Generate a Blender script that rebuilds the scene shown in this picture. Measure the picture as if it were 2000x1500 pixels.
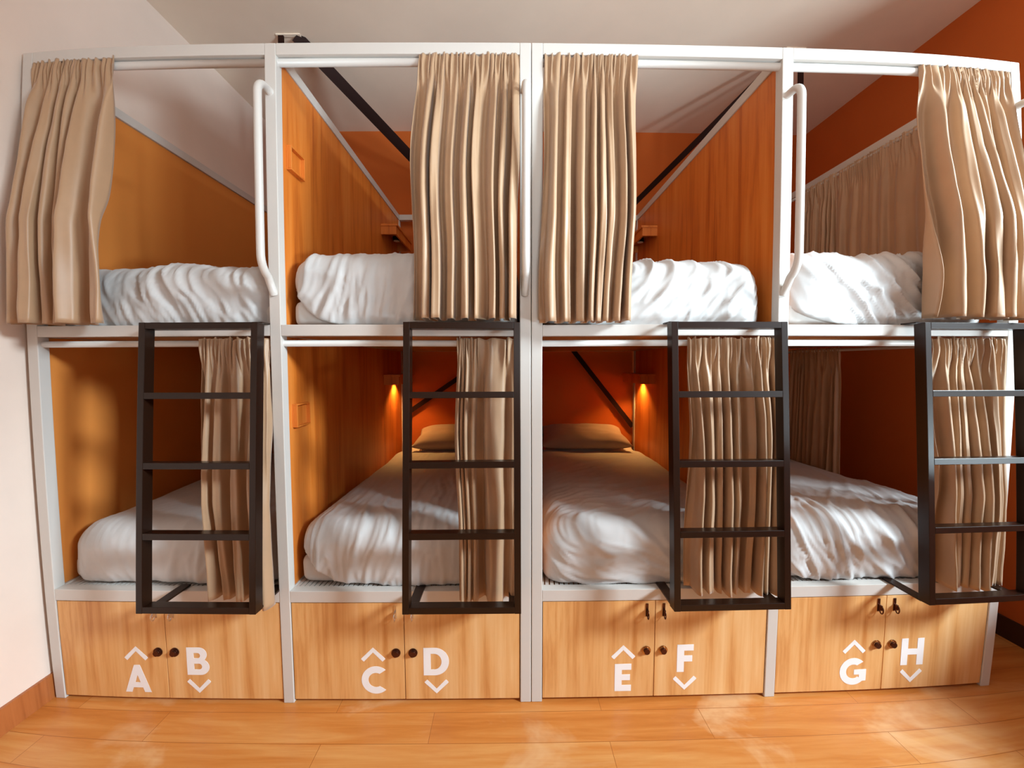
import bpy, bmesh, math, random
from mathutils import Vector, Matrix, noise

for o in list(bpy.data.objects): bpy.data.objects.remove(o)
SC = bpy.context.scene
COL = SC.collection

# ---------------------------------------------------------------- camera (real wide-angle lens with slight barrel distortion)
cam_d = bpy.data.cameras.new('camera')
cam_d.type = 'PANO'
cam_d.panorama_type = 'FISHEYE_LENS_POLYNOMIAL'
cam_d.sensor_fit = 'HORIZONTAL'
cam_d.sensor_width = 36.0
cam_d.sensor_height = 27.0
cam_d.fisheye_fov = math.pi
KS = -1
cam_d.fisheye_polynomial_k0 = 0
cam_d.fisheye_polynomial_k1 = KS * 0.07323869645432365
cam_d.fisheye_polynomial_k2 = KS * -0.0005971771809416277
cam_d.fisheye_polynomial_k3 = KS * -6.907286570919248e-05
cam_d.fisheye_polynomial_k4 = KS * 1.922292832909735e-06
cam_d.clip_start = 0.02
cam = bpy.data.objects.new('camera', cam_d)
COL.objects.link(cam)
_f = Vector((0.01175971, 0.99877706, -0.04802179)).normalized()
_r = Vector((1.28954356e-03, -1.53034930e-05, -2.50130445e-06)).normalized()
_u = _r.cross(_f).normalized()
_r = _f.cross(_u)
M = Matrix((_r, _u, -_f)).transposed().to_4x4()
M.translation = (0.00910478, -1.69201281, 1.50282763)
cam.matrix_world = M
SC.camera = cam

# ---------------------------------------------------------------- world, window light, exposure
w = bpy.data.worlds.new('sky'); SC.world = w; w.use_nodes = True
_n = w.node_tree
_tc = _n.nodes.new('ShaderNodeTexCoord'); _sx = _n.nodes.new('ShaderNodeSeparateXYZ'); _rp = _n.nodes.new('ShaderNodeValToRGB')
_mr = _n.nodes.new('ShaderNodeMapRange'); _mr.inputs[1].default_value = -1; _mr.inputs[2].default_value = 1
_n.links.new(_tc.outputs['Generated'], _sx.inputs[0]); _n.links.new(_sx.outputs[2], _mr.inputs[0]); _n.links.new(_mr.outputs[0], _rp.inputs[0])
_rp.color_ramp.elements[0].position = 0.47; _rp.color_ramp.elements[0].color = (0.7, 0.62, 0.55, 1)
_rp.color_ramp.elements[1].position = 0.53; _rp.color_ramp.elements[1].color = (0.74, 0.88, 1.0, 1)
_n.links.new(_rp.outputs[0], _n.nodes['Background'].inputs[0])
_n.nodes['Background'].inputs[1].default_value = 0.9
SC.view_settings.view_transform = 'Standard'
SC.view_settings.look = 'None'
SC.view_settings.gamma = 1
SC.view_settings.use_curve_mapping = False
SC.view_settings.exposure = 0.06

def area(name, loc, aim, sx, sy, power, col):
    l = bpy.data.lights.new(name, 'AREA'); l.shape = 'RECTANGLE'; l.size = sx; l.size_y = sy
    l.energy = power; l.color = col
    o = bpy.data.objects.new(name, l); COL.objects.link(o)
    o.location = loc
    o.rotation_euler = (Vector(aim) - Vector(loc)).to_track_quat('-Z', 'Y').to_euler()
    return o
WY0, WY1, WZ0, WZ1 = -3.3, -0.25, 0.85, 3.35      # window opening in the right wall
area('window_daylight', (6.4, -3.2, 4.3), (0.0, 0.0, 1.5), 1.3, 1.3, 900, (0.76, 0.92, 1.0))
area('ground_bounce_daylight', (8.4, -7.3, -0.7), (-0.4, 1.0, 3.4), 3.2, 1.8, 1400, (0.72, 0.91, 1.0))
area('rear_fill', (-0.4, -4.3, 2.0), (-0.5, 0, 2.6), 2.6, 1.4, 3, (1.0, 0.92, 0.84))  # added weak warm fill behind the camera; that wall has no window
_l = area('ceiling_fill', (0.6, -2.9, 2.1), (0.2, -0.2, 4.2), 0.9, 0.9, 22, (0.78, 0.93, 1.0)); _l.data.spread = math.radians(110)  # added unseen light that brightens the ceiling, not a lamp of the room
_p = area('window_portal', (2.80, (WY0+WY1)/2, (WZ0+WZ1)/2), (0.0, (WY0+WY1)/2, (WZ0+WZ1)/2), WY1-WY0, WZ1-WZ0, 1, (1, 1, 1))
_p.data.cycles.is_portal = True

# ---------------------------------------------------------------- measures (metres)
W = 0.047
H = 2.832
X1, X2, X3 = -2.0444, -0.9905, 0.1105      # left unit: outer, middle post (left face), outer right
X4, X5, X6 = 0.1128, 1.1674, 2.2646
DB = 1.947                                  # back of the bunks
ZM = 1.674                                  # top of upper bed rail
ZB = 0.517                                  # top of lower bed rail
CH = 3.611
LW, RW, BW, FW = -2.068, 2.752, 2.0, -4.5

# ---------------------------------------------------------------- materials
def mat(name, col, rough=0.6, metal=0.0, spec=0.5):
    m = bpy.data.materials.new(name); m.use_nodes = True
    b = m.node_tree.nodes['Principled BSDF']
    b.inputs['Base Color'].default_value = (*col, 1); b.inputs['Roughness'].default_value = rough
    b.inputs['Metallic'].default_value = metal; b.inputs['Specular IOR Level'].default_value = spec
    return m
def nz(nt, scale, vec=None, detail=4, rough=0.55, dist=0.0):
    n = nt.nodes.new('ShaderNodeTexNoise'); n.inputs['Scale'].default_value = scale
    n.inputs['Detail'].default_value = detail; n.inputs['Roughness'].default_value = rough
    n.inputs['Distortion'].default_value = dist
    if vec is not None: nt.links.new(vec, n.inputs['Vector'])
    return n
def mapped(nt, sc, coord='Object', loc=(0, 0, 0)):
    t = nt.nodes.new('ShaderNodeTexCoord'); m = nt.nodes.new('ShaderNodeMapping')
    m.inputs['Scale'].default_value = sc; m.inputs['Location'].default_value = loc
    nt.links.new(t.outputs[coord], m.inputs['Vector']); return m.outputs[0]
def ramp(nt, fac, stops):
    r = nt.nodes.new('ShaderNodeValToRGB'); nt.links.new(fac, r.inputs[0])
    e = r.color_ramp.elements
    while len(e) < len(stops): e.new(0.5)
    for k, (p, c) in enumerate(stops): e[k].position = p; e[k].color = (*c, 1)
    return r.outputs[0]
def bump(nt, h, strength, dist=0.01):
    b = nt.nodes.new('ShaderNodeBump'); b.inputs['Strength'].default_value = strength; b.inputs['Distance'].default_value = dist
    nt.links.new(h, b.inputs['Height']); nt.links.new(b.outputs[0], nt.nodes['Principled BSDF'].inputs['Normal'])

def plaster(name, col, var=0.04):
    m = mat(name, col, 0.85, spec=0.2); nt = m.node_tree
    n = nz(nt, 2.2, mapped(nt, (1, 1, 1)), 5)
    c = ramp(nt, n.outputs[0], [(0.3, tuple(x * (1 - var) for x in col)), (0.7, tuple(min(1, x * (1 + var)) for x in col))])
    nt.links.new(c, nt.nodes['Principled BSDF'].inputs['Base Color'])
    f = nz(nt, 160, mapped(nt, (1, 1, 1)), 2); bump(nt, f.outputs[0], 0.08, 0.002)
    return m
def wood(name, dark, mid, light, rough=0.45):
    m = mat(name, mid, rough); nt = m.node_tree
    v = mapped(nt, (13, 13, 1.1)); n = nz(nt, 1.0, v, 6, 0.6, 0.35)
    v2 = mapped(nt, (90, 90, 2.0)); n2 = nz(nt, 1.0, v2, 3, 0.6)
    mix = nt.nodes.new('ShaderNodeMath'); mix.operation = 'MULTIPLY_ADD'; mix.inputs[1].default_value = 0.30
    nt.links.new(n2.outputs[0], mix.inputs[0]); nt.links.new(n.outputs[0], mix.inputs[2])
    c = ramp(nt, mix.outputs[0], [(0.42, dark), (0.62, mid), (0.86, light)])
    nt.links.new(c, nt.nodes['Principled BSDF'].inputs['Base Color'])
    bump(nt, n2.outputs[0], 0.05, 0.002)
    return m

m_wall = plaster('peach_wall_paint', (0.84, 0.69, 0.60))
m_terra = plaster('terracotta_wall_paint', (0.60, 0.135, 0.025))
m_ceil = plaster('ceiling_paint', (0.90, 0.755, 0.62))
m_white = mat('white_powder_coat', (0.63, 0.595, 0.56), 0.38)
m_wood = wood('oak_laminate_shaded', (0.46, 0.10, 0.010), (0.68, 0.185, 0.022), (0.76, 0.26, 0.05))  # same laminate as the doors, with the bays' shade put into the colour
m_door = wood('oak_laminate_lit', (0.56, 0.215, 0.05), (0.75, 0.39, 0.14), (0.84, 0.52, 0.24))  # lit copy of the panel laminate, paler for the daylight on the doors
m_side = plaster('orange_side_panel', (0.72, 0.25, 0.05))
m_black = mat('black_metal', (0.016, 0.006, 0.003), 0.30, spec=0.32)
m_strap = mat('dark_brown_steel', (0.02, 0.005, 0.003), 0.6, spec=0.15)
m_board = wood('bed_base_board', (0.30, 0.12, 0.04), (0.42, 0.19, 0.07), (0.5, 0.25, 0.1))
m_decal = mat('white_vinyl', (0.93, 0.93, 0.95), 0.5)
m_brass = mat('brass', (0.55, 0.33, 0.16), 0.25, 1.0)
m_bronze = mat('dark_bronze', (0.10, 0.035, 0.02), 0.25, 0.8)
m_steel = mat('steel', (0.75, 0.70, 0.66), 0.25, 1.0)
m_base = wood('stained_wood_baseboard', (0.30, 0.08, 0.02), (0.42, 0.13, 0.035), (0.5, 0.17, 0.05), 0.4)
m_basedark = mat('dark_baseboard', (0.05, 0.018, 0.008), 0.5)
m_glass = mat('window_glass', (0.9, 0.95, 1.0), 0.02); m_glass.node_tree.nodes['Principled BSDF'].inputs['Transmission Weight'].default_value = 1.0

def fabric(name, col, weave=900, rough=0.8, sheen=0.3, trans=0.0, bs=0.06):
    m = mat(name, col, rough, spec=0.25); nt = m.node_tree
    p = nt.nodes['Principled BSDF']; p.inputs['Sheen Weight'].default_value = sheen
    n = nz(nt, 6, mapped(nt, (1, 1, 1)), 4)
    c = ramp(nt, n.outputs[0], [(0.3, tuple(x * 0.93 for x in col)), (0.7, tuple(min(1, x * 1.05) for x in col))])
    nt.links.new(c, p.inputs['Base Color'])
    f = nz(nt, weave, mapped(nt, (1, 1, 1)), 1); bump(nt, f.outputs[0], bs, 0.001)
    return m
m_curtain = fabric('taupe_curtain_cloth', (0.44, 0.27, 0.155), 700, 0.45, 0.25)
m_curtain.node_tree.nodes['Principled BSDF'].inputs['Specular IOR Level'].default_value = 0.6
m_linen = fabric('white_cotton', (0.58, 0.565, 0.56), 1200, 0.6, 0.2)
m_sheet = fabric('white_sheet', (0.60, 0.56, 0.53), 1200, 0.7, 0.2)
m_pillow = fabric('grey_brown_pillowcase', (0.42, 0.30, 0.22), 1000, 0.8, 0.2)

# floor planks
m_floor = mat('wood_plank_floor', (0.7, 0.35, 0.1), 0.33); nt = m_floor.node_tree
bk = nt.nodes.new('ShaderNodeTexBrick'); bk.offset = 0.37; bk.squash = 1.0
bk.inputs['Scale'].default_value = 1.0; bk.inputs['Brick Width'].default_value = 1.15; bk.inputs['Row Height'].default_value = 0.145
bk.inputs['Mortar Size'].default_value = 0.0012; bk.inputs['Mortar Smooth'].default_value = 0.2; bk.inputs['Bias'].default_value = 0.0
bk.inputs['Color1'].default_value = (0.0, 0, 0, 1); bk.inputs['Color2'].default_value = (1, 1, 1, 1); bk.inputs['Mortar'].default_value = (0.5, 0.5, 0.5, 1)
nt.links.new(mapped(nt, (1, 1, 1), loc=(0.31, 0.05, 0)), bk.inputs['Vector'])
gv = mapped(nt, (1.3, 16, 1)); gn = nz(nt, 1.0, gv, 7, 0.6, 0.8)
gv2 = mapped(nt, (4, 60, 1)); gn2 = nz(nt, 1.0, gv2, 4, 0.6, 0.3)
wn = nz(nt, 1.6, mapped(nt, (1, 1.6, 1)), 5, 0.6, 0.6)
a1 = nt.nodes.new('ShaderNodeMath'); a1.operation = 'MULTIPLY_ADD'; a1.inputs[1].default_value = 0.20
nt.links.new(bk.outputs['Color'], a1.inputs[0]); nt.links.new(gn.outputs[0], a1.inputs[2])
a2 = nt.nodes.new('ShaderNodeMath'); a2.operation = 'MULTIPLY_ADD'; a2.inputs[1].default_value = 0.25
nt.links.new(gn2.outputs[0], a2.inputs[0]); nt.links.new(a1.outputs[0], a2.inputs[2])
fc = ramp(nt, a2.outputs[0], [(0.38, (0.46, 0.13, 0.018)), (0.68, (0.60, 0.215, 0.045)), (0.98, (0.70, 0.335, 0.105))])
wmix = nt.nodes.new('ShaderNodeMixRGB'); wr = ramp(nt, wn.outputs[0], [(0.56, (0, 0, 0)), (0.70, (0.6, 0.6, 0.6))])
nt.links.new(wr, wmix.inputs[0]); nt.links.new(fc, wmix.inputs[1]); wmix.inputs[2].default_value = (0.80, 0.52, 0.28, 1)
mort = nt.nodes.new('ShaderNodeMixRGB'); nt.links.new(bk.outputs['Fac'], mort.inputs[0]); nt.links.new(wmix.outputs[0], mort.inputs[1])
mort.inputs[2].default_value = (0.36, 0.11, 0.02, 1)
nt.links.new(mort.outputs[0], nt.nodes['Principled BSDF'].inputs['Base Color'])
bump(nt, gn2.outputs[0], 0.06, 0.003)

# ---------------------------------------------------------------- helpers
def tag(o, label=None, cat=None, group=None, kind=None):
    if label: o['label'] = label
    if cat: o['category'] = cat
    if group: o['group'] = group
    if kind: o['kind'] = kind
    return o
def empty(name, loc):
    o = bpy.data.objects.new(name, None); COL.objects.link(o); o.location = loc; o.empty_display_size = 0.1
    return o
def bx(bm, x0, x1, y0, y1, z0, z1):
    vs = [bm.verts.new((x, y, z)) for z in (z0, z1) for x, y in ((x0, y0), (x1, y0), (x1, y1), (x0, y1))]
    for q in ((3, 2, 1, 0), (4, 5, 6, 7), (0, 1, 5, 4), (1, 2, 6, 5), (2, 3, 7, 6), (3, 0, 4, 7)):
        bm.faces.new([vs[i] for i in q])
    return vs
def obj(name, bm, m, parent=None, origin=None, bevel=0.0, smooth=False, solid=0.0, seg=2):
    """links the bmesh (given in world coordinates) as ONE object, with its origin at `origin`"""
    me = bpy.data.meshes.new(name); bm.normal_update(); bm.to_mesh(me); bm.free()
    if origin is None and parent is None:
        xs = [v.co for v in me.vertices]
        origin = (sum(v.x for v in xs) / len(xs), sum(v.y for v in xs) / len(xs), min(v.z for v in xs))
    if parent is not None:
        p = parent; base = Vector((0, 0, 0))
        while p is not None: base += p.location; p = p.parent
        origin = base
    origin = Vector(origin)
    me.transform(Matrix.Translation(-origin))
    me.materials.append(m)
    o = bpy.data.objects.new(name, me); COL.objects.link(o)
    if parent is not None: o.parent = parent
    else: o.location = origin
    if smooth:
        for f in me.polygons: f.use_smooth = True
    if bevel > 0:
        b = o.modifiers.new('bevel', 'BEVEL'); b.width = bevel; b.segments = seg; b.limit_method = 'ANGLE'; b.angle_limit = 0.6
        b.harden_normals = False
    if solid:
        s = o.modifiers.new('solid', 'SOLIDIFY'); s.thickness = abs(solid); s.offset = -1 if solid > 0 else 0
    return o
def box(name, x0, x1, y0, y1, z0, z1, m, parent=None, bevel=0.0, **k):
    bm = bmesh.new(); bx(bm, x0, x1, y0, y1, z0, z1); return obj(name, bm, m, parent, bevel=bevel, **k)
def tube(bm, pts, r, n=14, caps=True):
    pts = [Vector(p) for p in pts]; rings = []; up = None
    for i, p in enumerate(pts):
        t = (pts[min(i + 1, len(pts) - 1)] - pts[max(i - 1, 0)]).normalized()
        if up is None:
            up = Vector((0, 0, 1)) if abs(t.z) < 0.9 else Vector((1, 0, 0))
        s = t.cross(up).normalized(); up = s.cross(t).normalized()
        rings.append([bm.verts.new(p + r * (math.cos(a) * s + math.sin(a) * up)) for a in [2 * math.pi * k / n for k in range(n)]])
    for a, b in zip(rings, rings[1:]):
        for k in range(n): bm.faces.new((a[k], a[(k + 1) % n], b[(k + 1) % n], b[k]))
    if caps: bm.faces.new(rings[0]); bm.faces.new(rings[-1][::-1])
def bar(bm, a, b, w_, d_, up=(0, 1, 0)):
    """rectangular bar from a to b; w_ across, d_ along `up`"""
    a, b = Vector(a), Vector(b); t = (b - a).normalized(); u = Vector(up); s = t.cross(u).normalized(); u = s.cross(t).normalized()
    vs = []
    for p in (a, b):
        for i, j in ((-1, -1), (1, -1), (1, 1), (-1, 1)): vs.append(bm.verts.new(p + s * (i * w_ / 2) + u * (j * d_ / 2)))
    for q in ((0, 1, 2, 3), (7, 6, 5, 4), (0, 4, 5, 1), (1, 5, 6, 2), (2, 6, 7, 3), (3, 7, 4, 0)): bm.faces.new([vs[i] for i in q])
def structure(name, bm, m): return tag(obj(name, bm, m, origin=(0, 0, 0)), kind='structure')

# ---------------------------------------------------------------- room
T = 0.12
b = bmesh.new(); bx(b, LW - T, RW + T, FW - T, BW + T, -0.12, 0); structure('floor', b, m_floor)
b = bmesh.new(); bx(b, LW - T, RW + T, FW - T, BW + T, CH, CH + 0.12); structure('ceiling', b, m_ceil)
b = bmesh.new(); bx(b, LW - T, LW, FW, BW, 0, CH); structure('wall_left', b, m_wall)
b = bmesh.new(); bx(b, LW - T, RW + T, BW, BW + T, 0, CH); structure('wall_back', b, m_terra)
b = bmesh.new(); bx(b, LW - T, RW + T, FW - T, FW, 0, CH); structure('wall_front', b, m_wall)
b = bmesh.new()
bx(b, RW, RW + T, FW, WY0, 0, CH); bx(b, RW, RW + T, WY1, BW, 0, CH)
bx(b, RW, RW + T, WY0, WY1, 0, WZ0); bx(b, RW, RW + T, WY0, WY1, WZ1, CH)
structure('wall_right', b, m_terra)
b = bmesh.new()
fx0, fx1 = RW + 0.035, RW + 0.09
bx(b, fx0, fx1, WY0, WY0 + 0.05, WZ0, WZ1); bx(b, fx0, fx1, WY1 - 0.05, WY1, WZ0, WZ1)
bx(b, fx0, fx1, WY0 + .05, WY1 - .05, WZ0, WZ0 + 0.05); bx(b, fx0, fx1, WY0 + .05, WY1 - .05, WZ1 - 0.05, WZ1)
win = structure('window_1', b, m_white)
b = bmesh.new(); bx(b, LW, LW + 0.014, FW, BW, 0, 0.112); structure('baseboard_left', b, m_base)
b = bmesh.new(); bx(b, RW - 0.014, RW, FW, BW, 0, 0.115); structure('baseboard_right', b, m_basedark)
b = bmesh.new(); bx(b, LW + .014, RW - .014, BW - 0.014, BW, 0, 0.112); structure('baseboard_back', b, m_basedark)

# ---------------------------------------------------------------- bunk frames
Y0 = 0.0
def bunk_frame(xl, xm, xr, label, left_panel, right_panel):
    xr0 = xr - W
    root = empty('double_bunk', ((xl + xr) / 2, DB / 2, 0))
    tag(root, label, 'bunk bed', 'white double bunk frames')
    for x in (xl, xm, xr0):
        box('post', x, x + W, 0, W, 0, H, m_white, root, 0.003)
        box('post', x, x + W, DB - W, DB, 0, H, m_white, root, 0.003)
    for a, c in ((xl + W, xm), (xm + W, xr0)):
        for z, nm in ((H, 'top_rail'), (ZM, 'bed_rail'), (ZB, 'bed_rail')):
            h = 0.051 if z == ZB else W
            box(nm, a, c, 0.001, W - .001, z - h, z, m_white, root, 0.002)
            box(nm, a, c, DB - W + .001, DB - .001, z - h, z, m_white, root, 0.002)
        box('base_board', a + .001, c - .001, W + .001, DB - W - .001, ZM - 0.045, ZM - 0.012, m_board, root)
        bm = bmesh.new(); bx(bm, a + .001, c - .001, W + .001, DB - W - .001, ZB - 0.045, ZB - 0.012); obj('base_board', bm, m_board, root)
        # slatted edge strip showing in front of the mattress
        bm = bmesh.new(); n = 46
        for k in range(n):
            xx = a + (c - a) * (k + 0.2) / n
            bar(bm, (xx, W + .004, ZB - 0.008), (xx + 0.022, 0.30, ZB - 0.008), 0.0155, 0.006, (0, 0, 1))
        obj('bed_slats', bm, m_white, root)
        for z, r in ((2.768, 0.0155), (1.5965, 0.0135)):
            bm = bmesh.new(); tube(bm, [(a, 0.026, z), (c, 0.026, z)], r, 16)
            obj('curtain_rod', bm, m_white, root, smooth=True)
    for x in (xl, xm, xr0):
        for z, nm in ((H, 'side_rail'), (ZM, 'side_rail'), (ZB, 'side_rail')):
            box(nm, x, x + W, W, DB - W, z - W, z, m_white, root, 0.002)
    xs = [xm]
    if left_panel: xs.append(xl)
    if right_panel: xs.append(xr0)
    for x in xs:
        for z0, z1 in ((ZB, ZM - W), (ZM, H - W)):
            box('divider_panel', x + 0.006, x + W - 0.006, W, DB - W, z0 + .001, z1 - .001, m_wood, root)
    if not left_panel:
        for z0, z1 in ((ZB, ZM - W), (ZM, H - W)):
            tag(box('side_panel', xl + 0.006, xl + W - 0.012, W, DB - W, z0 + .001, z1 - .001, m_side, root), 'plain orange side panel')
    # grab rails in front of the middle and right posts
    for x in (xm, xr0):
        xc = x + W / 2 - 0.002; bm = bmesh.new()
        pts = [(xc, 0.002, 2.632), (xc, -0.030, 2.632)]
        for k in range(1, 9):
            a = math.pi / 2 * k / 8; pts.append((xc, -0.030 - 0.055 * math.sin(a), 2.577 + 0.055 * math.cos(a)))
        pts += [(xc, -0.085, 2.3), (xc, -0.085, 1.95)]
        for k in range(1, 9):
            a = math.radians(58) * k / 8; pts.append((xc, -0.085 + 0.10 * (1 - math.cos(a)), 1.95 - 0.10 * math.sin(a)))
        pts.append((xc, 0.002, 1.80))
        tube(bm, pts, 0.0155, 16); obj('grab_rail', bm, m_white, root, smooth=True)
    # flat braces across the back of the lower bunks
    return root
u1 = bunk_frame(X1, X2, X3, 'white steel bunk frame on the left, over lockers A to D', False, True)
u2 = bunk_frame(X4, X5, X6, 'white steel bunk frame on the right, over lockers E to H', True, False)
def back_brace(root, a, b_):
    bm = bmesh.new(); bar(bm, a, b_, 0.042, 0.006, (0, 1, 0)); o = obj('back_brace', bm, m_strap, root); tag(o, 'dark flat steel cross brace')
back_brace(u1, (-0.93, 1.955, 1.05), (-0.10, 1.955, 1.62))
back_brace(u2, (0.60, 1.955, 1.66), (1.17, 1.955, 0.93))
# wooden wall pockets on the divider panel of the left unit
for z in (2.355, 1.225):
    bm = bmesh.new(); x = X2 + W - 0.006; d = 0.022; y0, y1, z1 = 0.082, 0.205, z + 0.105; t = 0.007
    bx(bm, x, x + 0.006, y0, y1, z, z1)
    bx(bm, x + .006, x + d, y0, y1, z, z + t); bx(bm, x + .006, x + d, y0, y1, z1 - t, z1)
    bx(bm, x + .006, x + d, y0, y0 + t, z + t, z1 - t); bx(bm, x + .006, x + d, y1 - t, y1, z + t, z1 - t)
    obj('wall_pocket', bm, m_wood, u1, bevel=0.001)

# ---------------------------------------------------------------- letters and lockers
def curve_mesh(splines, depth, name):
    cu = bpy.data.curves.new(name, 'CURVE'); cu.dimensions = '2D'; cu.fill_mode = 'BOTH'; cu.extrude = depth
    for pts in splines:
        s = cu.splines.new('POLY'); s.points.add(len(pts) - 1); s.use_cyclic_u = True
        for i, (x, y) in enumerate(pts): s.points[i].co = (x, y, 0, 1)
    o = bpy.data.objects.new('tmp', cu); COL.objects.link(o)
    dg = bpy.context.evaluated_depsgraph_get(); me = bpy.data.meshes.new_from_object(o.evaluated_get(dg))
    bpy.data.objects.remove(o); return me
def arc(cx, cy, rx, ry, a0, a1, n=18):
    return [(cx + rx * math.cos(math.radians(a0 + (a1 - a0) * k / n)), cy + ry * math.sin(math.radians(a0 + (a1 - a0) * k / n))) for k in range(n + 1)]
GL = {   # bold geometric capitals, height 1
 'A': [[(0, 0), (.235, 0), (.295, .17), (.635, .17), (.69, 0), (.93, 0), (.57, 1), (.36, 1)], [(.37, .36), (.465, .63), (.56, .36)]],
 'B': [[(0, 0)] + [(.47, 0)] + arc(.47, .29, .31, .29, -90, 60, 14) + arc(.43, .745, .28, .255, -30, 90, 12) + [(0, 1)],
       [(.25, .20)] + arc(.43, .305, .095, .105, -90, 90, 8) + [(.25, .41)], [(.25, .61)] + arc(.39, .705, .085, .095, -90, 90, 8) + [(.25, .80)]],
 'C': [arc(.5, .5, .5, .5, 47, 313, 34) + arc(.5, .5, .26, .26, 300, 60, 26)],
 'D': [[(0, 0)] + arc(.38, .5, .50, .5, -90, 90, 26) + [(0, 1)], [(.25, .215)] + arc(.37, .5, .25, .285, -90, 90, 18) + [(.25, .785)]],
 'E': [[(0, 0), (.58, 0), (.58, .22), (.25, .22), (.25, .40), (.54, .40), (.54, .61), (.25, .61), (.25, .78), (.58, .78), (.58, 1), (0, 1)]],
 'F': [[(0, 0), (.25, 0), (.25, .38), (.54, .38), (.54, .60), (.25, .60), (.25, .78), (.58, .78), (.58, 1), (0, 1)]],
 'G': [arc(.5, .5, .5, .5, 45, 313, 34) + [(.98, .15), (.98, .57), (.53, .57), (.53, .38), (.72, .38), (.72, .27)] + arc(.5, .5, .26, .26, 310, 60, 26)],
 'H': [[(0, 0), (.25, 0), (.25, .39), (.60, .39), (.60, 0), (.85, 0), (.85, 1), (.60, 1), (.60, .61), (.25, .61), (.25, 1), (0, 1)]],
}
CHEV = [(-.45, 0.0), (-.36, -.085), (-.345, -.09), (0, .27), (.345, -.09), (.36, -.085), (.45, 0), (.445, .03), (0, .46), (-.445, .03)]
def decal(name, splines, cx, z0, h, parent, flip=False):
    xs = [p[0] for s in splines for p in s]; mx = (min(xs) + max(xs)) / 2
    sp = [[((x - mx) * h + cx, (z0 - y * h) if flip else (z0 + y * h)) for x, y in s] for s in splines]
    me = curve_mesh(sp, 0.0004, name)
    bm = bmesh.new(); bm.from_mesh(me); bm.transform(Matrix.Translation((0, DOOR_Y - 0.0005, 0)) @ Matrix.Rotation(math.pi / 2, 4, 'X'))
    bpy.data.meshes.remove(me)
    return obj(name, bm, m_decal, parent)
DOOR_Y = 0.004
def door(x0, x1, inner, letter, up, root, knob_mat, ring_mat, hasp_mat):
    # inner = -1: hardware near right edge (left door); +1: near left edge
    d = box('door', x0, x1, DOOR_Y, DOOR_Y + 0.018, 0.016, 0.462, m_door, root, 0.0012)
    sp = x1 if inner < 0 else x0
    kx = sp + inner * 0.036
    bm = bmesh.new(); tube(bm, [(kx, DOOR_Y, 0.234), (kx, DOOR_Y - 0.004, 0.234)], 0.0185, 24)
    tube(bm, [(kx, DOOR_Y - 0.004, 0.234), (kx, DOOR_Y - 0.0075, 0.234)], 0.0145, 24)
    lk = obj('lock_ring', bm, ring_mat, d, bevel=0.0015)
    bm = bmesh.new(); tube(bm, [(kx, DOOR_Y - 0.0075, 0.234), (kx, DOOR_Y - 0.015, 0.234)], 0.0105, 20)
    obj('lock_cylinder', bm, knob_mat, d, bevel=0.002)
    hx = sp + inner * 0.036
    bm = bmesh.new(); bx(bm, hx - .0055, hx + .0055, DOOR_Y - 0.003, DOOR_Y, 0.392, 0.45)
    bx(bm, hx - .003, hx + .003, DOOR_Y - 0.018, DOOR_Y - .003, 0.402, 0.425)
    tube(bm, [(hx, DOOR_Y - 0.016 - 0.009 * math.cos(t), 0.404 + 0.016 * math.sin(t)) for t in [2 * math.pi * k / 16 for k in range(17)]], 0.0026, 8, False)
    obj('hasp', bm, hasp_mat, d)
    cx = sp + inner * 0.138
    if up:
        decal('letter', GL[letter], cx, 0.043, 0.128, d); decal('chevron', [CHEV], cx, 0.204, 0.118, d)
    else:
        decal('letter', GL[letter], cx, 0.128, 0.128, d); decal('chevron', [CHEV], cx, 0.097, 0.118, d, flip=True)
    return d
BAYS = [(X1 + W, X2, -1.508), (X2 + W, X3 - W, -0.448), (X4 + W, X5, 0.6615), (X5 + W, X6 - W, 1.718)]
BED = ['A and B', 'C and D', 'E and F', 'G and H']
for i, ((a, c, s), l) in enumerate(zip(BAYS, ('AB', 'CD', 'EF', 'GH'))):
    r = empty('locker_cabinet', ((a + c) / 2, 0.3, 0))
    tag(r, 'light oak two-door under-bed locker with white letters %s on its doors' % BED[i], 'locker', 'under-bed lockers')
    bm = bmesh.new(); yb = 0.60; g = 0.003
    bx(bm, a + g, a + g + .016, 0.024, yb, 0.004, 0.462); bx(bm, c - g - .016, c - g, 0.024, yb, 0.004, 0.462)
    bx(bm, a + g + .016, c - g - .016, 0.024, yb, 0.004, 0.020); bx(bm, a + g + .016, c - g - .016, 0.024, yb, 0.446, 0.462)
    bx(bm, a + g + .016, c - g - .016, yb - 0.01, yb, 0.020, 0.446); bx(bm, s - .008, s + .008, 0.024, yb - .01, 0.020, 0.446)
    obj('body', bm, m_wood, r)
    dark = i < 2
    door(a + g, s - 0.0015, -1, l[0], True, r, m_bronze, m_bronze if dark else m_brass, m_steel if i < 2 else m_bronze)
    door(s + 0.0015, c - g, 1, l[1], False, r, m_bronze, m_bronze if dark else m_brass, m_steel if i < 2 else m_bronze)

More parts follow.
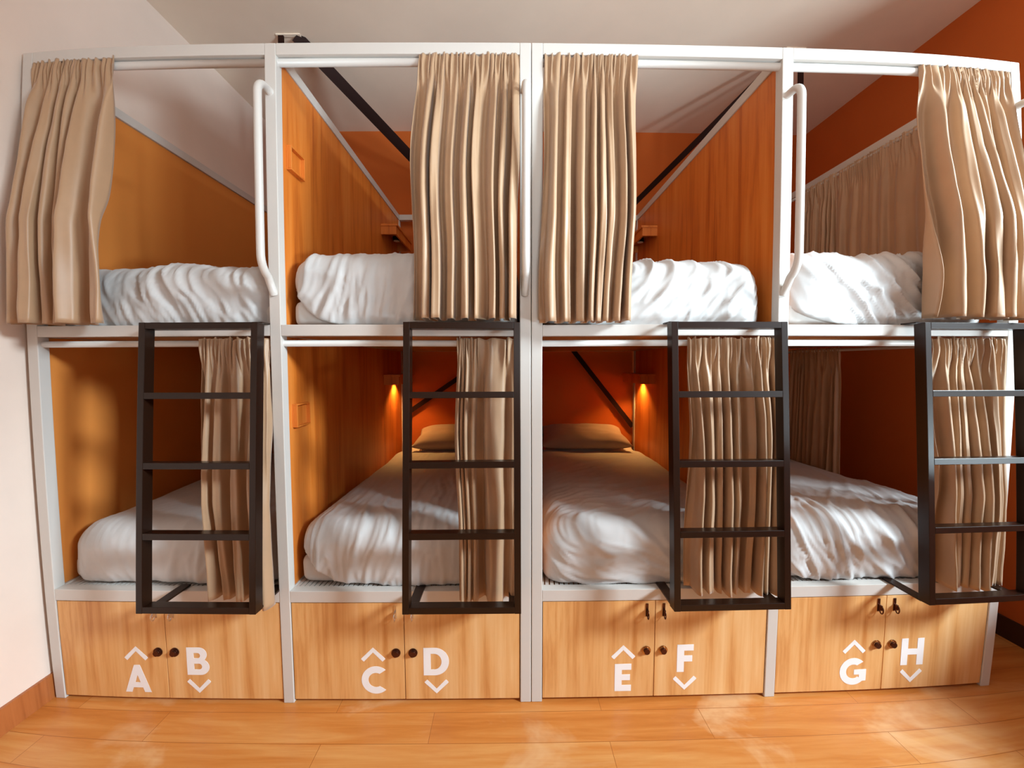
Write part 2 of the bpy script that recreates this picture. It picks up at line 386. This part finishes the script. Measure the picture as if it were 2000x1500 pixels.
# ---------------------------------------------------------------- ladders
LX = [(-1.458, -0.980), (-0.405, 0.061), (0.667, 1.139), (1.717, 2.190)]
LT, LB, LD, LWd = (-0.100, 1.675), (-0.180, 0.527), 0.047, 0.026
LL = ['black metal bunk ladder hanging over lockers A and B, leftmost of the four',
      'black metal bunk ladder hanging over lockers C and D, beside the centre seam',
      'dark brown-black metal bunk ladder hanging over lockers E and F',
      'black metal bunk ladder over lockers G and H, cut by the right photo edge']
for i, (a, c) in enumerate(LX):
    r = empty('bunk_ladder', ((a + c) / 2, -0.14, LB[1])); tag(r, LL[i], 'ladder', 'black bunk ladders')
    tv = Vector((0, LT[0] - LB[0], LT[1] - LB[1])).normalized(); nv = Vector((0, tv.z, -tv.y))
    def at(x, k, depth=0.0):   # k 0 bottom, 1 top
        return Vector((x, LB[0] + (LT[0] - LB[0]) * k, LB[1] + (LT[1] - LB[1]) * k)) + nv * depth
    for x in (a + LWd / 2, c - LWd / 2):
        bm = bmesh.new(); bar(bm, at(x, 0, LD / 2), at(x, 1, LD / 2), LWd, LD, nv); obj('stile', bm, m_black, r, bevel=0.0015)
    for z, nm in ((1.662, 'crossbar'), (1.384, 'rung'), (1.107, 'rung'), (0.829, 'rung'), (0.5405, 'crossbar')):
        k = (z - LB[1]) / (LT[1] - LB[1])
        bm = bmesh.new(); bar(bm, at(a + LWd, k, LD / 2), at(c - LWd, k, LD / 2), 0.0255, LD, nv)
        obj(nm, bm, m_black, r, bevel=0.0015)
    for x in (a + 0.028, c - 0.028):
        # brackets back to the frame, lying on the rails (the lower pair turns inward)
        bm = bmesh.new(); bx(bm, x - 0.02, x + 0.02, -0.055, 0.012, ZM + .001, ZM + 0.006); obj('bracket', bm, m_black, r)
        xo = 0.045 if x < (a + c) / 2 else -0.0
        bm = bmesh.new(); bx(bm, x - 0.02, x + 0.02, -0.135, 0.04, ZB + .002, ZB + 0.010); obj('bracket', bm, m_black, r)

# ---------------------------------------------------------------- curtains
def curtain(xt0, xt1, xb0, xb1, zt, zb0, zb1, folds, seed, label, yt=0.026, yb=-0.03, amp=0.032, along='x', base=0.0, group='taupe bunk curtains', flare=1.0, sway=0.03, rod=0.017, mat_=None):
    rnd = random.Random(seed); n = max(160, folds * 22); m = 64
    off = Vector((seed * 3.7, seed * 1.3, 0))
    ph = []; acc = 0
    for i in range(n + 1):
        s = i / n
        acc += 1 + 1.15 * noise.noise(Vector((s * folds * 0.55, seed * 2.1, 0.3)))
        ph.append(acc)
    ph = [p / acc * folds * 2 * math.pi for p in ph]
    bm = bmesh.new(); g = []
    header = 0.028; gf = max(2.2, abs(xt1 - xt0) / 0.017 / folds)
    L = zt - (zb0 + zb1) / 2
    for j in range(m + 1):
        t = (j / m) ** 1.15
        row = []
        for i in range(n + 1):
            s = i / n; f = ph[i]
            zb = zb0 + (zb1 - zb0) * s
            top = header * (0.6 + 0.5 * noise.noise(Vector((f * 0.55, seed, 2))))
            z = zt + top + (zb - zt - top) * t
            depth = zt - z                       # metres below the rod line
            g1 = min(1, max(0, depth / 0.20)); g1 = g1 * g1 * (3 - 2 * g1)
            drift = 0.75 * noise.noise(Vector((s * 3.0, t * 1.7, seed * 5.0))) + 0.35 * noise.noise(Vector((s * 7.0, t * 3.0, seed * 2.0)))
            a = amp * (0.55 + 0.65 * t) * max(0.15, 0.9 + 1.2 * noise.noise(Vector((f * 0.21, t * 0.7, seed + 9.0))))
            p = f + drift
            sv = math.sin(p); shaped = sv * (1.25 - 0.25 * sv * sv)
            y = g1 * a * shaped + g1 * 0.22 * a * math.sin(2.3 * p + 1 + 3 * drift)
            x_off = g1 * (-0.14) * a * math.sin(2 * p)
            # tight gathers at the pocket
            q = (1 - g1)
            y += q * 0.0075 * math.sin(f * gf + 2.0 * noise.noise(Vector((f * .4, t * 9, seed)))) * (1.2 if depth > 0.015 else 0.9)
            x_off += q * 0.004 * math.sin(f * gf * 0.7 + 1.3)
            xt = xt0 + (xt1 - xt0) * s; xb = xb0 + (xb1 - xb0) * s
            e = t ** 0.8 if flare else t
            x = xt + (xb - xt) * e + x_off + sway * math.sin(math.pi * t) * noise.noise(Vector((s * 2, t * 1.5, seed + 4.0)))
            yc = yt + (yb - yt) * min(1, t * 1.6)
            y += yc - (rod + 0.006) * (1 - g1 * 0.6)
            y += 0.0035 * noise.noise(Vector((x * 22, z * 9, seed)))
            if along == 'x': co = (x, y, z)
            else: co = (base + (y - yt), x, z)
            row.append(bm.verts.new(co))
        g.append(row)
    for j in range(m):
        for i in range(n): bm.faces.new((g[j][i], g[j + 1][i], g[j + 1][i + 1], g[j][i + 1]))
    o = obj('curtain', bm, mat_ or m_curtain, smooth=True, solid=-0.002)
    tag(o, label, 'curtain', group)
    return o
CZ, CL = 2.770, 1.600
GU, GLo = 'taupe curtains of the upper bunks', 'taupe curtains of the lower bunks'
curtain(-1.995, -1.625, -2.030, -1.600, CZ, 1.675, 1.672, 6, 1, 'taupe curtain gathered at the far left of the upper bunk above locker A', yb=-0.068, amp=0.042, group=GU)
curtain(-0.355, 0.060, -0.375, 0.045, CZ, 1.690, 1.690, 8, 2, 'taupe curtain on the upper bunk above lockers C and D, beside the centre seam', yb=-0.055, amp=0.038, group=GU)
curtain(0.163, 0.555, 0.150, 0.512, CZ, 1.678, 1.678, 8, 3, 'taupe curtain on the upper bunk above locker E, right of the centre seam', yb=-0.055, amp=0.036, group=GU)
curtain(1.770, 2.205, 1.790, 2.235, CZ - .004, 1.700, 1.690, 7, 4, 'taupe curtain at the far right of the upper bunk above locker H', yb=-0.068, amp=0.042, group=GU)
curtain(-1.295, -1.000, -1.265, -0.975, CL, 0.528, 0.500, 5, 5, 'taupe curtain in the lower bunk behind the leftmost ladder', yb=-0.040, amp=0.030, group=GLo)
curtain(-0.205, 0.055, -0.195, 0.048, CL, 0.500, 0.500, 6, 6, 'taupe curtain in the lower bunk behind the ladder over lockers C and D', yb=-0.040, amp=0.030, group=GLo)
curtain(0.775, 1.155, 0.785, 1.15, CL, 0.535, 0.525, 9, 7, 'taupe curtain in the lower bunk behind the ladder over lockers E and F', yb=-0.028, amp=0.030, group=GLo)
curtain(1.860, 2.205, 1.905, 2.205, CL, 0.525, 0.525, 7, 8, 'taupe curtain in the lower bunk behind the rightmost ladder', yb=-0.03, amp=0.030, group=GLo)
# curtains closing the open right-hand side of the right unit, each on its own rod
for z, ya, yb_ in ((2.755, W, DB - W), (1.597, W, DB - W)):
    bm = bmesh.new(); tube(bm, [(2.195, ya, z), (2.195, yb_, z)], 0.009, 12); obj('curtain_rod', bm, m_white, u2, smooth=True)
GS = 'curtains on the right side of the right bunk unit'
curtain(0.94, 1.32, 0.95, 1.30, 2.755, 1.72, 1.72, 10, 11, 'narrow bunched brown side curtain at the far end of the upper bunk above locker G', along='y', base=2.195, yt=0, yb=0, amp=0.022, group=GS, sway=.01, rod=0)
curtain(0.12, 0.93, 0.12, 0.93, 2.755, 1.72, 1.72, 9, 12, 'wide brown side curtain drawn along the right side of the upper bunk', along='y', base=2.197, yt=0, yb=0, amp=0.012, group=GS, sway=.01, rod=0)
curtain(0.88, 1.34, 0.86, 1.34, 1.597, 0.60, 0.60, 10, 13, 'bunched dark side curtain inside the lower bunk over lockers G and H', along='y', base=2.195, yt=0, yb=0, amp=0.022, group=GS, sway=.01, rod=0)

# ---------------------------------------------------------------- bedding
def rbox(lo, hi, R, n, top_only=False):
    """rounded box surface on a lattice: returns bmesh, list of (vert, normal)"""
    lo, hi = Vector(lo), Vector(hi); bm = bmesh.new(); d = {}
    def V(i, j, k):
        key = (i, j, k)
        if key not in d:
            p = Vector([lo[a] + (hi[a] - lo[a]) * ((key[a] / n[a]) ** (1.6 if a == 1 and top_only else 1)) for a in range(3)])
            c = Vector([min(max(p[a], lo[a] + R), hi[a] - R) for a in range(3)])
            v = p - c; nn = v.normalized(); d[key] = (bm.verts.new(c + nn * R), nn)
        return d[key][0]
    for i in range(n[0]):
        for j in range(n[1]):
            bm.faces.new((V(i, j, n[2]), V(i + 1, j, n[2]), V(i + 1, j + 1, n[2]), V(i, j + 1, n[2])))
            if not top_only: bm.faces.new((V(i, j, 0), V(i, j + 1, 0), V(i + 1, j + 1, 0), V(i + 1, j, 0)))
    for i in range(n[0]):
        for k in range(n[2]):
            bm.faces.new((V(i, 0, k), V(i + 1, 0, k), V(i + 1, 0, k + 1), V(i, 0, k + 1)))
            bm.faces.new((V(i, n[1], k), V(i, n[1], k + 1), V(i + 1, n[1], k + 1), V(i + 1, n[1], k)))
    for j in range(n[1]):
        for k in range(n[2]):
            bm.faces.new((V(0, j, k), V(0, j, k + 1), V(0, j + 1, k + 1), V(0, j + 1, k)))
            bm.faces.new((V(n[0], j, k), V(n[0], j + 1, k), V(n[0], j + 1, k + 1), V(n[0], j, k + 1)))
    return bm, list(d.values())
def ridge(v): 
    a = 1 - abs(noise.noise(v)) * 2.2
    return max(0, a) ** 2
def bed(i, lvl, x0, x1, z0, ztop, ang, seed, amp, hem, mlabel, dlabel, y0=0.032, freq=1.0):
    y_in = y0
    mz = z0 + 0.13
    bm, vs = rbox((x0 + 0.014, y0 + 0.028, z0), (x1 - 0.012, DB - W - 0.03, mz), 0.045, (26, 46, 8))
    for v, nn in vs:
        v.co += nn * 0.004 * noise.noise(v.co * 9)
    o = obj('mattress', bm, m_sheet, smooth=True); tag(o, mlabel, 'mattress', 'mattresses in the bunks')
    R = 0.12
    yend = 1.62 if lvl == 0 else 1.55
    bm, vs = rbox((x0 + 0.006, y0, z0 - 0.055), (x1 - 0.006, yend, ztop), R, (112, 120, 40), True)
    ca, sa = math.cos(ang), math.sin(ang)
    for v, nn in vs:
        p = v.co.copy(); a = p.x; b_ = (p.z - z0) - (p.y - y0) * 0.8
        warp = 0.10 * noise.noise(Vector((a * 2.2, b_ * 2.2, seed)))
        u = a * ca + b_ * sa + warp; w_ = -a * sa + b_ * ca
        r1 = ridge(Vector((u * 11 * freq, w_ * 2.3 * freq, seed + 1.0)))
        r2 = ridge(Vector((u * 22 * freq + 3 * warp, w_ * 5.0, seed + 7.0)))
        r3 = noise.noise(Vector((a * 4, b_ * 4, seed + 3.0)))
        mask = 0.35 + 0.9 * max(0, 0.5 + noise.noise(Vector((a * 2.6, b_ * 2.6, seed + 11.0))))
        near = max(0.25, 1 - (p.y - y0) / 1.1)
        r4 = ridge(Vector((u * 38 * freq + 5 * warp, w_ * 9.0, seed + 17.0)))
        dsp = amp * near * mask * (1.0 * r1 + 0.62 * r2 + 0.28 * r4) + 0.011 * r3 - amp * 0.45
        # keep the sides clear of the panels
        side = abs(nn.x)
        v.co += nn * dsp * (1 - 0.7 * side)
        zt = 0.012 * noise.noise(Vector((a * 1.5, p.y * 1.5, seed)))
        if nn.z > 0.2: v.co.z += zt
    for v, nn in vs:                       # hem: everything below it is turned in against the mattress
        hz = hem(v.co.x, v.co.y) + 0.006 * noise.noise(Vector((v.co.x * 9, v.co.y * 9, seed)))
        if v.co.z < hz:
            k = min(1.0, (hz - v.co.z) / 0.05)
            v.co.x -= nn.x * 0.016 * k; v.co.y -= nn.y * 0.030 * k
            v.co.z = hz - 0.004 * k
    o = obj('duvet', bm, m_linen, smooth=True, solid=0.014); tag(o, dlabel, 'duvet', 'white duvets on the bunks')
def flat(h): return lambda x, y: h
def crescent(h, xl, rise, wd): return lambda x, y: h + rise * math.exp(-max(0, (x - xl)) / wd)
ZU, ZL = ZM - 0.010, ZB - 0.003
bed(0, 1, X1 + W - 0.008, X2 - 0.004, ZU, 1.945, 0.5, 21, 0.016, flat(ZU + 0.005), 'mattress under the duvet of the upper bunk above lockers A and B', 'white wrinkled duvet on the upper bunk above lockers A and B')
bed(1, 1, X2 + W, X3 - W, ZU, 2.005, -0.15, 22, 0.015, crescent(ZU + 0.004, X2 + W + .03, 0.17, 0.075), 'mattress corner showing under the duvet of the upper bunk above lockers C and D', 'white duvet on the upper bunk above lockers C and D, lifted at its left corner')
bed(2, 1, X4 + W, X5 - 0.02, ZU, 1.965, -0.9, 23, 0.019, flat(ZU + 0.005), 'mattress under the duvet of the upper bunk above lockers E and F', 'white duvet creased diagonally on the upper bunk above lockers E and F')
bed(3, 1, X5 + W, X6 - W - .03, ZU, 2.010, 0.75, 24, 0.020, crescent(ZU + 0.004, X5 + W, 0.13, 0.12), 'mattress under the duvet of the upper bunk above lockers G and H', 'white duvet with long slanting folds on the upper bunk above lockers G and H')
bed(0, 0, X1 + W - 0.008, X2 - 0.004, ZL, 0.790, 0.2, 25, 0.006, flat(ZL + 0.012), 'mattress under the duvet of the lower bunk over lockers A and B', 'smooth white duvet on the lower bunk over lockers A and B', y0=0.045)
bed(1, 0, X2 + W, X3 - W, ZL, 0.805, -0.1, 26, 0.013, crescent(ZL + 0.006, X2 + W + .03, 0.17, 0.085), 'mattress corner showing under the duvet of the lower bunk over lockers C and D', 'white duvet with fine vertical wrinkles on the lower bunk over lockers C and D', freq=1.25)
bed(2, 0, X4 + W, X5 - 0.004, ZL, 0.805, 1.25, 27, 0.018, flat(ZL + 0.005), 'mattress under the duvet of the lower bunk over lockers E and F', 'white duvet with long sideways creases on the lower bunk over lockers E and F')
bed(3, 0, X5 + W, X6 - W - .005, ZL, 0.815, 0.35, 28, 0.018, crescent(ZL + 0.006, X5 + W, 0.16, 0.06), 'mattress under the duvet of the lower bunk over lockers G and H', 'brightly lit white duvet on the lower bunk over lockers G and H')

def pillow(cx, cy, cz, sx, sy, sz, seed, m, label, tilt=0.12):
    bm = bmesh.new(); nx, ny = 44, 30; rows = {}
    for side in (1, -1):
        for i in range(nx + 1):
            for j in range(ny + 1):
                if side == -1 and (i in (0, nx) or j in (0, ny)): rows[(side, i, j)] = rows[(1, i, j)]; continue
                u = -1 + 2 * i / nx; v = -1 + 2 * j / ny
                h = ((1 - u ** 4) * (1 - v ** 4)) ** 0.55 if abs(u) < 1 and abs(v) < 1 else 0
                pinch = 1 - 0.06 * (1 - abs(u)) * v * v; pinch2 = 1 - 0.08 * (1 - abs(v)) * u * u
                p = Vector((u * sx / 2 * pinch2, v * sy / 2 * pinch, side * h * sz / 2))
                p.z += 0.010 * noise.noise(Vector((u * 3, v * 3, seed + side))) * h
                if side < 0: p.z *= 0.7
                rows[(side, i, j)] = bm.verts.new(p)
        for i in range(nx):
            for j in range(ny):
                q = [rows[(side, i, j)], rows[(side, i + 1, j)], rows[(side, i + 1, j + 1)], rows[(side, i, j + 1)]]
                bm.faces.new(q if side > 0 else q[::-1])
    bm.transform(Matrix.Translation((cx, cy, cz)) @ Matrix.Rotation(tilt, 4, 'X'))
    o = obj('pillow', bm, m, smooth=True); tag(o, label, 'pillow', 'pillows in the lower bunks'); return o
zp = ZL + 0.13
for cx, c1, c2 in ((-0.44, 'lower white pillow at the head of the lower bunk over lockers C and D', 'taupe pillow on top at the head of the lower bunk over lockers C and D'),
                   (0.70, 'lower white pillow at the head of the lower bunk over lockers E and F', 'taupe pillow on top at the head of the lower bunk over lockers E and F')):
    s = -1 if cx < 0 else 1
    pillow(cx + 0.03 * s, 1.70, 0.745, 0.80, 0.42, 0.15, 5, m_sheet, c1, 0.12)
    pillow(cx - 0.045 * s, 1.67, 0.885, 0.74, 0.42, 0.16, 9, m_pillow, c2, 0.20)

# ---------------------------------------------------------------- bedside shelves with a reading light below
def shelf(xw, s, z, y0, label, lit):
    r = empty('bedside_shelf', (xw, y0 + .24, z)); tag(r, label, 'shelf', 'wooden bedside shelves')
    bm = bmesh.new(); xa, xb = sorted((xw, xw + s * 0.125))
    bx(bm, xa, xb, y0, y0 + 0.48, z + 0.062, z + 0.078); obj('shelf_top', bm, m_wood, r, bevel=0.001)
    bm = bmesh.new(); xa2, xb2 = sorted((xw, xw + s * 0.115))
    bx(bm, xa2, xb2, y0 + 0.006, y0 + 0.02, z, z + 0.062); bx(bm, xa2, xb2, y0 + 0.46, y0 + 0.474, z, z + 0.062)
    xf = sorted((xw + s * 0.101, xw + s * 0.115)); bx(bm, xf[0], xf[1], y0 + 0.02, y0 + 0.46, z, z + 0.062)
    obj('apron', bm, m_wood, r)
    xl = xw + s * 0.045
    bm = bmesh.new(); tube(bm, [(xl, y0 + 0.27, z + 0.030), (xl, y0 + 0.27, z + 0.062)], 0.032, 24)
    ho = obj('lamp_housing', bm, m_black, r)
    bm = bmesh.new(); tube(bm, [(xl, y0 + 0.27, z + 0.027), (xl, y0 + 0.27, z + 0.030)], 0.024, 24)
    me = mat('lamp_lens' + ('_lit' if lit else ''), (0.9, 0.8, 0.6), 0.4)
    if lit:
        me.node_tree.nodes['Principled BSDF'].inputs['Emission Color'].default_value = (1, 0.5, 0.15, 1)
        me.node_tree.nodes['Principled BSDF'].inputs['Emission Strength'].default_value = 8
    obj('lamp_lens', bm, me, r)
    if lit:
        l = bpy.data.lights.new('reading_light', 'SPOT'); l.energy = 18; l.color = (1.0, 0.50, 0.14); l.spot_size = math.radians(125); l.spot_blend = 0.6; l.shadow_soft_size = 0.03
        o = bpy.data.objects.new('reading_light', l); COL.objects.link(o); o.location = (xl, y0 + 0.27, z + 0.022)
xa, xb_ = X2 + W - 0.006, X5 + 0.006
shelf(xa, 1, 2.500, 1.395, 'wooden bedside shelf at the back of the upper bunk above lockers C and D', False)
shelf(xa, 1, 1.350, 1.395, 'wooden bedside shelf with lit reading lamp in the lower bunk over lockers C and D', True)
shelf(xb_, -1, 2.500, 1.42, 'wooden bedside shelf at the back of the upper bunk above lockers E and F', False)
shelf(xb_, -1, 1.350, 1.42, 'wooden bedside shelf with lit reading lamp in the lower bunk over lockers E and F', True)

# ---------------------------------------------------------------- dark steel braces hanging from the ceiling
def brace(top, hang_x, hz, wall, wd, label):
    r = empty('ceiling_brace', top); tag(r, label, 'steel brace', 'dark steel ceiling braces')
    bm = bmesh.new(); bx(bm, min(top[0], hang_x) - 0.03, max(top[0], hang_x) + 0.03, top[1] - 0.012, top[1] + 0.012, CH - 0.006, CH); obj('mounting_plate', bm, m_ceil, r)
    bm = bmesh.new(); bar(bm, (hang_x, top[1], CH - 0.006), (hang_x, top[1], hz), 0.034, 0.012, (0, 1, 0)); obj('hanger', bm, m_strap, r)
    bm = bmesh.new(); bar(bm, (top[0], top[1], CH - 0.006), wall, wd, 0.012, (-0.25 if top[0] < 0 else 0.4, 0.8, 0.45)); obj('strut', bm, m_strap, r)
brace((-1.335, 0.93, CH), -1.43, 2.70, (-0.55, 1.99, 3.06), 0.075, 'dark steel strap running from the ceiling to the back wall, above the left bunks')
brace((1.90, 1.0, CH), 1.975, 2.64, (1.10, 1.99, 2.90), 0.045, 'dark steel strap running from the ceiling to the back wall, above the right bunks')
